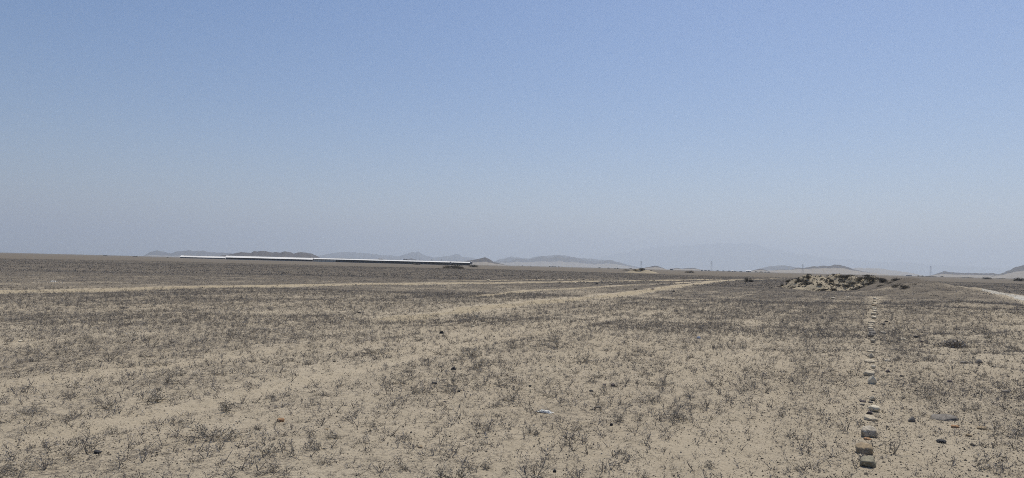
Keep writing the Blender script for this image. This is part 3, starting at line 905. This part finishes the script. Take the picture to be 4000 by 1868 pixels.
for a in [
    (3451, 1309, 21, 9, 'slab', 'mottled', 'mottled flat rock beside the far half of the stone row'),
    (3452, 1277, 10, 7, 'slab', 'dark', 'small dark rock to the side of the close-set stones'),
    (3462, 1269, 12, 6, 'round', 'dark', 'dark lump just beyond the small dark rock beside the row'),
    (3528, 1328, 20, 10, 'slab', 'white', 'pale flat rock with dark side on the sand between the row and the bush'),
    (3579, 1323, 16, 8, 'round', 'dark', 'dark rock next to the pale flat rock off the row'),
    (3602, 1339, 12, 8, 'round', 'purple', 'brown rock below the dark rock off the row'),
    (3822, 1428, 26, 17, 'point', 'grey', 'grey angular rock on the sand below the domed brown bush'),
    (3765, 1438, 26, 11, 'round', 'grey', 'low grey rock to the side of the grey angular rock'),
    (3790, 1431, 20, 7, 'slab', 'grey', 'flat grey rock between the low grey and the angular one'),
    (3689, 1641, 92, 20, 'slab', 'grey', 'long dark grey slab lying flat, widest stone on the stony side'),
    (3561, 1648, 26, 24, 'point', 'grey', 'upright dark angular rock between the stone row and the long slab'),
    (3678, 1728, 34, 16, 'round', 'dark', 'oval dark grey stone below the long slab'),
    (3660, 1719, 10, 9, 'point', 'pale', 'small yellowish chip touching the oval dark stone'),
    (3732, 1672, 30, 12, 'slab', 'orange', 'flat orange-tinted stone between the long slab and the oval stone'),
    (3785, 1705, 22, 12, 'round', 'brown', 'small brown lump to the side of the orange-tinted stone'),
    (3835, 1681, 34, 14, 'slab', 'brown', 'flat brown stone beyond the small brown lump'),
    (3930, 1545, 26, 10, 'round', 'grey', 'grey-brown rock on the stony side near the picture edge'),
    (3710, 1500, 20, 10, 'round', 'purple', 'reddish dark rock on open gravel above the long slab'),
    (3468, 1462, 18, 12, 'point', 'purple', 'reddish brown rock beside the broad flat-topped stone of the row'),
    (3467, 1415, 24, 8, 'slab', 'mottled', 'thin speckled slab beside the long thin slab of the row'),
    (1722, 1441, 10, 6, 'round', 'dark', 'tiny dark stone on the sand above the low dark scrub clump'),
    (1771, 1447, 20, 15, 'point', 'dark', 'black angular stone on the sand beyond the low dark scrub clump'),
    (1696, 1497, 22, 10, 'slab', 'dark', 'flat black stone beside the low dark scrub clump'),
    (1792, 1530, 12, 10, 'point', 'dark', 'small black chip below the low dark scrub clump'),
    (1738, 1569, 14, 5, 'slab', 'dark', 'thin dark flake on clean sand'),
    (1642, 1750, 18, 13, 'block', 'brown', 'square brown stone on clean sand near the bottom edge'),
    (2393, 1510, 17, 13, 'round', 'purple', 'brownish round stone on sand beyond the white scrap'),
    (2362, 1505, 14, 7, 'slab', 'purple', 'flat reddish flake beside the brownish round stone'),
    (2309, 1528, 16, 8, 'slab', 'dark', 'dark sliver of stone above the blue-grey flat stone'),
    (2337, 1590, 24, 9, 'slab', 'grey', 'blue-grey flat stone to the side of the white scrap'),
    (2071, 1508, 12, 8, 'round', 'dark', 'dark pebble between two scrub clumps above the white scrap'),
    (2166, 1841, 14, 14, 'point', 'dark', 'dark upright chip at the bottom edge of the picture'),
    (2388, 1660, 12, 12, 'round', 'dark', 'dark rounded pebble below the blue-grey flat stone'),
    (381, 1774, 28, 15, 'round', 'dark', 'smooth dark oval stone on the sand, largest of its side'),
    (407, 1866, 20, 9, 'round', 'dark', 'dark stone half out of the bottom edge'),
    (702, 1800, 22, 8, 'slab', 'pale', 'low tan stone between two scrub clumps'),
    (740, 1751, 12, 8, 'round', 'purple', 'small reddish pebble up from the low tan stone'),
    (806, 1717, 10, 6, 'round', 'dark', 'small dark pebble farther up than the reddish pebble'),
    (1275, 1680, 15, 7, 'slab', 'brown', 'brown flat stone on open sand beyond the bluish-tipped clump'),
    (1096, 1640, 30, 16, 'slab', 'orange', 'orange-tinted flat stone above the wide dark scrub clump'),
    (967, 1687, 16, 8, 'slab', 'pale', 'pale flat stone beside the darkest scrub clump'),
    (80, 1339, 14, 7, 'slab', 'white', 'pale yellowish stone far over by the picture edge'),
    (1404, 1223, 16, 6, 'round', 'dark', 'black and white stone on the plain before the wheel track'),
    (1865, 1239, 12, 11, 'block', 'mottled', 'small grey and white stone standing in the middle plain'),
    (1848, 1281, 12, 6, 'slab', 'white', 'thin white stone chip in the middle plain'),
    (2386, 1116, 12, 9, 'round', 'mottled', 'grey boulder beside the wheel tracks, largest of the boulders there'),
    (2332, 1112, 11, 6, 'round', 'dark', 'dark boulder beside the wheel tracks next to the grey one'),
    (2288, 1108, 7, 4, 'round', 'pale', 'small tan boulder beside the wheel tracks'),
    (2247, 1108, 8, 5, 'round', 'white', 'whitish boulder beside the wheel tracks'),
    (2187, 1103, 8, 4, 'round', 'brown', 'farthest brown boulder beside the wheel tracks'),
    (2484, 1132, 14, 5, 'round', 'dark', 'dark flat boulder on the sand between the wheel tracks'),
    (2550, 1130, 14, 5, 'round', 'purple', 'reddish dark boulder on the sand between the wheel tracks'),
    (2632, 1139, 11, 5, 'round', 'dark', 'black boulder at the scrub edge below the wheel tracks'),
    (1907, 1097, 14, 6, 'round', 'white', 'white boulder on the scrub beyond the wheel track'),
    (1410, 1080, 9, 5, 'round', 'white', 'far white boulder on the scrub beyond the wheel track'),
    (3253, 1175, 16, 6, 'round', 'white', 'pale stone in the scrub before the largest mound'),
    (3311, 1175, 13, 4, 'slab', 'white', 'flat pale stone just beside the pale stone before the mound'),
    (3381, 1183, 13, 4, 'slab', 'white', 'thin white stone off the far end of the row'),
    (3208, 1171, 9, 4, 'round', 'pale', 'small tan stone in the scrub before the largest mound'),
    (3482, 1150, 10, 4, 'slab', 'white', 'tiny bright stone on the pale patch behind the far end of the row'),
]: stone(*a)

# ------------------------------------------------------------------ rubbish: plastic scraps
def scrap(px, py, wpx, dpt, label, mat, seed, name='plastic_scrap', hfac=.12, cat='plastic scrap'):
    x, y = flat(px, py); D = math.hypot(x, y); w = wpx / F * D
    n = 26
    U, Vv = np.meshgrid(np.linspace(-1, 1, n), np.linspace(-1, 1, n))
    rng = np.random.default_rng(seed)
    edge = np.maximum(np.abs(U), np.abs(Vv))
    k = 1 - .35 * (fbm(U * 2 + seed, Vv * 2, seed, 3)) * edge
    X = U * w / 2 * k; Y = Vv * w / 2 * dpt * k
    rid = 1 - np.abs(2 * fbm(U * 1.6 + seed, Vv * 1.6, seed + 3, 4) - 1)
    Z = rid ** 2 * w * hfac * (1 - edge ** 4) + .004
    V = np.stack([X.ravel(), Y.ravel(), Z.ravel()], 1)
    i, j = np.meshgrid(np.arange(n - 1), np.arange(n - 1), indexing='ij')
    Q = np.stack([i * n + j, i * n + j + 1, (i + 1) * n + j + 1, (i + 1) * n + j], -1).reshape(-1, 4)
    o = mesh_from(name, V, Q, mat, smooth=False)
    md = o.modifiers.new('thickness', 'SOLIDIFY'); md.thickness = .002
    o.location = (x, y, gz(x, y)); o.rotation_euler = (0, 0, -.5)
    tag(o, label, cat)
M_wplastic, _, _b = newmat('white_plastic', (.8, .78, .7), .7, .1)
M_bplastic, _, _b = newmat('blue_white_plastic', (.6, .64, .7), .6, .1)
M_kplastic, _, _b = newmat('black_plastic', (.02, .02, .022), .5, .4)
scrap(2130, 1604, 72, .5, 'crumpled white plastic scrap lying on the sand between scrub clumps', M_wplastic, 3)
scrap(2729, 1327, 17, .7, 'small bluish white crumpled plastic bag in the middle distance', M_bplastic, 5, hfac=.5)
scrap(1725, 1308, 22, .6, 'crumpled black plastic rag on the middle plain', M_kplastic, 8, hfac=.45)
scrap(3118, 1355 - 0, 18, .6, 'small black plastic scrap in the scrub past the bluish bag', M_kplastic, 9, hfac=.4) if False else None
scrap(2787, 1356, 12, .6, 'small black plastic scrap on the sand past the bluish bag', M_kplastic, 9, hfac=.4)
scrap(209, 1103, 22, .8, 'flat white plastic sheet far off beyond the wheel track', M_wplastic, 12, hfac=.15)

# ------------------------------------------------------------------ sheds
M_roof, nt, b = newmat('white_roof_sheet', (.8, .8, .78), .5, .3)
wv = nt.nodes.new('ShaderNodeTexNoise'); wv.inputs['Scale'].default_value = .25
nt.links.new(mix(nt, wv.outputs['Fac'], (.78, .76, .7), (.85, .83, .77)), b.inputs['Base Color'])
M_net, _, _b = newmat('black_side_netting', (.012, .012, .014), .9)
M_wallp, _, _b = newmat('pale_block_wall', (.42, .4, .36), .9)
M_curt, _, _b = newmat('closed_pale_curtain', (.52, .49, .42), .8)
M_post, _, _b = newmat('grey_post', (.2, .2, .2), .7)
M_galv, _, _b = newmat('dull_galvanised', (.24, .24, .25), .55, .3)
M_pole, _, _b = newmat('weathered_pole', (.12, .11, .1), .9)

def shed(px0, top0, px1, top1, D0, D1, label, open_from=0.0, base=0.6, drop=2.3):
    x0, y0, z0 = far(px0, top0, D0); x1, y1, z1 = far(px1, top1, D1)
    L = math.hypot(x1 - x0, y1 - y0); rz = math.atan2(y1 - y0, x1 - x0)
    hr = (z0 + z1) / 2; wd_ = 12.0; he = hr - drop
    root = empty('long_shed', (x0, y0, 0), rz)          # local x runs along the shed, -y faces the camera
    tag(root, label, 'shed', None)
    t = math.atan2(z1 - z0, L)
    hy = wd_ / 2
    m = MB()      # gabled roof sheets with real thickness and overhang
    for s in (-1, 1):
        a = [(-.6, 0, hr), (L + .6, 0, hr), (L + .6, s * (hy + .8), he), (-.6, s * (hy + .8), he)]
        m.poly(a if s > 0 else a[::-1]); b_ = [(p[0], p[1], p[2] - .12) for p in a]; m.poly(b_[::-1] if s > 0 else b_)
        m.poly([a[3], a[2], b_[2], b_[3]]); m.poly([a[0], a[3], b_[3], b_[0]]); m.poly([a[1], b_[1], b_[2], a[2]])
    m.build('roof', M_roof, root)
    m = MB(); m.box(L * .02, L * .98, -.35, .35, hr + .02, hr + .22); m.build('ridge_vent', M_roof, root)
    o0 = L * open_from
    for s in (-1, 1):
        m = MB(); m.box(0, L, s * hy - .08, s * hy + .08, -.3, base); m.build('low_wall', M_wallp, root)
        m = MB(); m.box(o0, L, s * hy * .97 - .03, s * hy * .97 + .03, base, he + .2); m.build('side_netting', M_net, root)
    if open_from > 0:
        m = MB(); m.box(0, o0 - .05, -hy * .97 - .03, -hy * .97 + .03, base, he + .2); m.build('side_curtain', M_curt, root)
    for xx in (0, L):
        m = MB(); m.poly([(xx, -hy * .96, 0), (xx, hy * .96, 0), (xx, hy * .96, he + .1), (xx, 0, hr - .15), (xx, -hy * .96, he + .1)]); e = m.build('end_wall', M_wallp, root)
        md = e.modifiers.new('thickness', 'SOLIDIFY'); md.thickness = .15; md.offset = 0
    n = min(int(L / 5), 60)
    for i in range(n + 1):
        m = MB(); xx = .1 + (L - .2) * i / n; m.box(xx - .08, xx + .08, -hy - .12, -hy + .04, base, he + .1); m.build('post', M_post, root)
    return root, L, hr, rz
shed(710, 998.6, 884, 1001.6, 1180, 1160, 'farthest and smallest white-roofed shed, at the outer end of the line', 0, .7)
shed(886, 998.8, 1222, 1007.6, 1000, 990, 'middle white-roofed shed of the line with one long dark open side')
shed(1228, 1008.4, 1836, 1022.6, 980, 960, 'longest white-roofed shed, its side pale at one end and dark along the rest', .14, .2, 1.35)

def silo(px, D, top_px, label, w=3.0):
    x, y, z = far(px, top_px, D)
    root = empty('feed_silo', (x, y, 0)); tag(root, label, 'feed silo')
    r = w / 2; t = z
    m = MB(); m.lathe([(.15, t * .22), (r, t * .45), (r, t * .85), (.25, t)], 16); m.build('hopper', M_galv, root)
    for a in (.78, 2.36, 3.93, 5.5):
        m = MB(); m.bar((math.cos(a) * r, math.sin(a) * r, -.1), (math.cos(a) * r, math.sin(a) * r, t * .6), .09); m.build('leg', M_galv, root)
    m = MB(); m.bar((.0, 0, t * .24), (0, r + 1.2, t * .35), .1); m.build('auger_pipe', M_galv, root)
silo(1482, 992, 1008.6, 'outer silo of the pair rising behind the middle of the longest shed')
silo(1491, 992, 1009.4, 'inner silo of the pair rising behind the middle of the longest shed')
silo(1580, 992, 1010.2, 'first silo of the pair behind the longest shed nearer its dark end')
silo(1589, 992, 1010.6, 'second silo of the pair behind the longest shed nearer its dark end')
silo(1841, 955, 1021.2, 'silo standing at the very end of the longest shed', 3.2)
silo(1225, 950, 1010.0, 'silo in the gap between the middle and the longest shed', 2.2)
silo(1760, 945, 1022.6, 'silo before the longest shed close to the large domed shrub', 2.2)

# ------------------------------------------------------------------ poles and pylons
def pole(px, topy, D, label, arm=True):
    x, y, z = far(px, topy, D)
    root = empty('utility_pole', (x, y, 0), R.uniform(-.4, .4)); tag(root, label, 'utility pole', 'utility poles behind the longest shed')
    m = MB(); m.bar((0, 0, -.3), (0, 0, z), .16, .1, 8); m.build('shaft', M_pole, root)
    m = MB(); m.box(-.9, .9, -.06, .06, z - .7, z - .55); m.build('crossarm', M_pole, root)
for px, ty in ((1640, 1010.5), (1686, 1011.5), (1725, 1013), (1746, 1014), (1783, 1014.5)):
    pole(px, ty, 1150, 'thin utility pole behind the dark end of the longest shed')

def pylon(px, topy, D, label):
    x, y, z = far(px, topy, D)
    root = empty('power_pylon', (x, y, 0), R.uniform(-.5, .5)); tag(root, label, 'power pylon', None)
    bw, tw = z * .11, z * .02
    def c(s1, s2, f): q = bw + (tw - bw) * min(f / .8, 1); return (s1 * q, s2 * q, z * f)
    m = MB()
    for s1 in (-1, 1):
        for s2 in (-1, 1): m.bar(c(s1, s2, -.005), c(s1, s2, 1.0), .13, .09, 4)
    for k in range(9):
        f0, f1 = k / 9, (k + 1) / 9
        for a, b_ in (((-1, -1), (1, -1)), ((1, -1), (1, 1)), ((1, 1), (-1, 1)), ((-1, 1), (-1, -1))):
            m.bar(c(*a, f0), c(*b_, f1), .06, .06, 4); m.bar(c(*b_, f0), c(*a, f1), .06, .06, 4)
    m.build('lattice_mast', M_galv, root)
    for f, w in ((.72, .2), (.84, .17), (.95, .13)):
        m = MB(); m.bar((-z * w, 0, z * f), (z * w, 0, z * f), .18, .18, 4); m.bar((-z * w, 0, z * f), (0, 0, z * (f + .04)), .1, .1, 4); m.bar((z * w, 0, z * f), (0, 0, z * (f + .04)), .1, .1, 4)
        m.build('crossarm', M_galv, root)
pylon(2505, 1020, 2600, 'faint lattice pylon on the skyline near the small sand mound')
pylon(2780, 1020, 3600, 'very faint lattice pylon above the plain between the low hills')
pylon(3136, 1033, 2600, 'faint lattice pylon before the far slope near the largest mound')
pylon(3636, 1040, 3000, 'lattice pylon near the low ridge beyond the road')

# ------------------------------------------------------------------ far trees and buildings on the skyline
TT = [bush_parts(260 + i, 240, 1.0, .9, .12) for i in range(3)]
k = 0
for px, wp, hp in ((2040, 6, 4), (2074, 5, 4), (2146, 9, 3.5), (2158, 11, 4), (2170, 10, 4), (2182, 7, 4), (2196, 5, 3), (2345, 16, 4), (2378, 10, 4), (2402, 9, 3), (2414, 12, 4),
                   (2462, 12, 4), (2755, 12, 4), (2768, 10, 5), (2800, 14, 4), (2826, 12, 4), (2846, 14, 4.5), (2872, 10, 4), (2893, 12, 4), (2955, 14, 4.5), (2975, 12, 4), (3002, 12, 4), (3600, 12, 4), (3590, 10, 4), (3680, 14, 4)):
    D = 1900; x, y, z = far(px, HZ + SLOPE * (px - 2000), D)
    place_bush('t%d' % (k % 3), TT[k % 3], x, y, -.3, wp / F * D * 1.1, hp / F * D * 1.15 + .3, 'tiny distant tree on the skyline', 'distant trees on the skyline', name='tree', cat='tree'); k += 1

def house(px0, px1, hpx, D, label, wall, roofc):
    x0, y0, _ = far(px0, 1050, D); x1, y1, _ = far(px1, 1050, D)
    w = math.hypot(x1 - x0, y1 - y0); h = hpx / F * D + 1.2
    root = empty('low_building', ((x0 + x1) / 2, (y0 + y1) / 2, 0), -math.atan2((x0 + x1), (y0 + y1))); tag(root, label, 'building')
    m = MB(); m.box(-w / 2, w / 2, -4, 4, -.2, h * .75); m.build('wall', wall, root)
    m = MB()
    for s in (-1, 1):
        a = [(-w / 2 - .5, 0, h), (w / 2 + .5, 0, h), (w / 2 + .5, s * 4.6, h * .74), (-w / 2 - .5, s * 4.6, h * .74)]
        m.poly(a if s > 0 else a[::-1]); m.poly([(p[0], p[1], p[2] - .15) for p in (a[::-1] if s > 0 else a)])
    m.build('roof', roofc, root)
    m = MB(); m.box(-w * .1, w * .1, -4.06, -3.9, 0, h * .6); m.build('door', M_net, root)
house(2914, 2933, 4.2, 1900, 'white flat building on the skyline before the low hills', M_wallp, M_roof)
house(2617, 2630, 5, 1950, 'grey blocky building at the foot of the low hill', M_galv, M_galv)
house(2858, 2864, 3.5, 1900, 'tiny pale hut among the distant trees', M_wallp, M_roof)
house(2738, 2746, 3.2, 1900, 'tiny grey hut at the edge of the distant trees', M_wallp, M_galv)
house(2985, 2994, 3, 1900, 'low pale hut under the small cone hill', M_wallp, M_wallp)
house(3540, 3562, 3, 2300, 'long grey hut on the skyline past the largest mound', M_galv, M_galv)

# ------------------------------------------------------------------ hills and mountains
M_hill, nt, b = newmat('desert_hill', (.3, .27, .22), 1.0, .05)
at = nt.nodes.new('ShaderNodeAttribute'); at.attribute_name = 'rock'
geo = nt.nodes.new('ShaderNodeNewGeometry').outputs['Position']
n_ = noise(nt, .02, 6, .65, geo)
kf = math_(nt, 'ADD', at.outputs['Fac'], math_(nt, 'MULTIPLY', math_(nt, 'SUBTRACT', n_, .5), .9))
c = mix(nt, ramp(nt, kf, ((.42, (0, 0, 0)), (.58, (1, 1, 1)))), (.30, .265, .215), (.10, .092, .088))
nt.links.new(c, b.inputs['Base Color'])

def hill(outline, D, label, depth=.12, cap=.4, rockiness=1.0, seed=0):
    xs = np.array([p[0] for p in outline], float); ys = np.array([p[1] for p in outline], float)
    n = max(int((xs[-1] - xs[0]) / 2.2), 30); nv = 46
    px = np.linspace(xs[0], xs[-1], n)
    py = np.interp(px, xs, ys)
    k = np.ones(3) / 3; pp = np.pad(py, 1, 'edge'); py = .5 * py + .5 * np.convolve(pp, k, 'valid')
    hz = HZ + SLOPE * (px - 2000)
    elev = np.maximum(hz - py, .3)
    elev = elev * (1 + .10 * (fbm(px / 14 + seed, px * 0, seed, 3) - .5) * 2)
    P_ = [far(a, h_ - e, D) for a, h_, e in zip(px, hz, elev)]
    ax = np.array([p[0] for p in P_]); ay = np.array([p[1] for p in P_]); top = np.array([p[2] for p in P_])
    v = np.linspace(-1, 1, nv)
    X = ax[:, None] * (1 + depth * v[None]); Y = ay[:, None] * (1 + depth * v[None])
    sz = top.max()
    nzv = fbm(X / sz * 1.3 + seed, Y / sz * .5, 300 + seed, 5)
    ridged = 1 - np.abs(2 * nzv - 1)
    prof = (1 - np.abs(v[None]) ** 1.15)
    Z = top[:, None] * np.clip(prof * (1 - .8 * (1 - ridged) * (1 - (1 - np.abs(v[None])) ** 2)), 0, 1) - 6 * (np.abs(v[None]) > .99)
    rock = (Z / (top[:, None] + 1e-6) * .55 + Z / sz * .45 - cap) * 2.2 * rockiness + .5
    V = np.stack([X.ravel(), Y.ravel(), Z.ravel() - 1.0], 1)
    i, j = np.meshgrid(np.arange(n - 1), np.arange(nv - 1), indexing='ij')
    Q = np.stack([i * nv + j, i * nv + j + 1, (i + 1) * nv + j + 1, (i + 1) * nv + j], -1).reshape(-1, 4)[:, ::-1]
    o = mesh_from('hill', V, Q, M_hill, smooth=True, rock=np.clip(rock, 0, 1).ravel())
    tag(o, label, None, None, 'structure')

hill([(850, 1005), (854, 999.6), (877, 995), (910, 990), (945, 983), (968, 987), (980, 986), (993, 981), (1010, 979), (1026, 978.6), (1042, 980), (1054, 983), (1096, 985.6), (1112, 981.7), (1147, 988), (1157, 987), (1180, 983), (1208, 987.5), (1236, 997), (1254, 1009), (1262, 1018)], 3300, 'dark rocky hills with sandy foot behind the middle shed', .1, .34, 1.4, 1)
hill([(556, 1001), (567, 995.7), (586, 984), (609, 978), (640, 982), (668, 990), (691, 982), (738, 978), (761, 981), (788, 978), (815, 984), (904, 988), (940, 1010)], 10500, 'faint low mountains behind the smallest shed', .08, .2, 1, 2)
hill([(1180, 1010), (1248, 998), (1322, 984), (1396, 986), (1505, 997), (1559, 1001), (1598, 988), (1633, 981), (1660, 998), (1699, 1005), (1745, 1000), (1788, 992), (1811, 1003), (1854, 1009), (1900, 1034)], 14500, 'barely visible mountains behind the longest shed', .05, .1, 1, 3)
hill([(1555, 1027), (1582, 1014), (1606, 1008), (1629, 1015), (1650, 1028)], 5600, 'small faint hill behind the second pair of silos', .05, .3, 1, 4)
hill([(1795, 1032), (1807, 1023), (1827, 1017), (1854, 1014), (1877, 1009), (1888, 1006), (1897, 1004.6), (1912, 1011), (1928, 1022), (1959, 1030), (1985, 1037)], 3100, 'small dark peaked hill past the end of the longest shed', .05, .42, 1.3, 5)
hill([(1880, 1034), (1940, 1022), (2000, 1017), (2019, 1010), (2039, 1013), (2058, 1016), (2089, 1007), (2124, 999), (2148, 1007), (2171, 998), (2194, 997), (2206, 1007), (2225, 1001.5), (2248, 1005), (2279, 1017), (2326, 1025), (2349, 1020), (2376, 1015), (2404, 1020), (2439, 1031), (2490, 1049)], 9500, 'grey mountains in the middle of the skyline', .1, .45, 1, 6)
hill([(1900, 1034), (1960, 1010), (2000, 1003), (2060, 1010), (2110, 1000), (2180, 996), (2272, 1006), (2349, 1014), (2420, 1026), (2520, 1050)], 12500, 'faint back range behind the grey mountains', .05, .1, 1, 7)
hill([(2240, 1043), (2322, 1010), (2388, 994), (2466, 978), (2559, 966), (2652, 955), (2699, 961), (2722, 951), (2815, 948), (2893, 947), (2950, 955), (3010, 970), (3106, 986), (3200, 1002), (3350, 1016), (3520, 1024), (3700, 1036), (3900, 1046), (4100, 1065), (4250, 1094)], 31000, 'huge very faint mountain range fading into the haze', .06, .1, 1, 8)
hill([(2510, 1050), (2520, 1044), (2540, 1041), (2559, 1037.6), (2574, 1040), (2600, 1050), (2606, 1053)], 3300, 'small pointed hill beyond the small sand mound', .03, .6, 1, 9)
hill([(2612, 1053), (2621, 1050), (2640, 1046), (2665, 1049), (2687, 1046), (2710, 1045), (2738, 1053), (2748, 1057)], 4200, 'low double hill next to the small pointed hill', .03, .6, 1, 10)
hill([(2926, 1061), (2939, 1056), (2970, 1048), (2994, 1054), (3012, 1063)], 3900, 'small cone hill between the shrub and the largest mound', .03, .6, 1, 11)
hill([(2990, 1063), (3000, 1058), (3050, 1052), (3085, 1054), (3116, 1046), (3147, 1046), (3175, 1041), (3210, 1037.6), (3233, 1038), (3252, 1034), (3279, 1034.5), (3303, 1040), (3330, 1050), (3369, 1060), (3427, 1067.5), (3480, 1074), (3520, 1076.5)], 4100, 'broad grey-brown hill behind the largest sand mound', .1, .62, .9, 12)
hill([(3260, 1069), (3318, 1048), (3360, 1046), (3427, 1048), (3480, 1055), (3540, 1062), (3620, 1079)], 8500, 'pale sandy slope behind the broad hill', .05, 1.2, 1, 13)
hill([(2940, 1061), (3000, 1040), (3058, 1036), (3116, 1044), (3180, 1067)], 9500, 'faint low hill behind the start of the broad hill', .04, .3, 1, 14)
hill([(3610, 1078.5), (3640, 1074), (3668, 1065.6), (3691, 1058), (3718, 1063), (3757, 1065.6), (3815, 1065.6), (3846, 1068), (3873, 1065.6), (3893, 1069.5), (3960, 1074), (4060, 1080), (4120, 1091)], 4600, 'low long ridge beyond the road', .08, .5, .9, 15)
hill([(3860, 1084.5), (3893, 1072), (3920, 1063.6), (3947, 1052), (3970, 1042), (4000, 1036.5), (4060, 1022), (4120, 1030), (4200, 1060), (4240, 1094)], 4300, 'grey hill cut by the picture edge beyond the road', .1, .5, .9, 16)

# ------------------------------------------------------------------ haze
hm = bpy.data.materials.new('desert_haze'); hm.use_nodes = True
ht = hm.node_tree; ht.nodes.clear()
out = ht.nodes.new('ShaderNodeOutputMaterial'); pv = ht.nodes.new('ShaderNodeVolumePrincipled')
pv.inputs['Density'].default_value = 1.02e-4
pv.inputs['Color'].default_value = (.705, .785, .875, 1)
pv.inputs['Anisotropy'].default_value = 0.4
ht.links.new(pv.outputs[0], out.inputs['Volume'])
m = MB(); m.box(-41500, 41500, -41500, 41500, -9, 1330)
hz_o = m.build('haze', hm); tag(hz_o, 'thin pale haze over the whole plain', None, None, 'stuff')
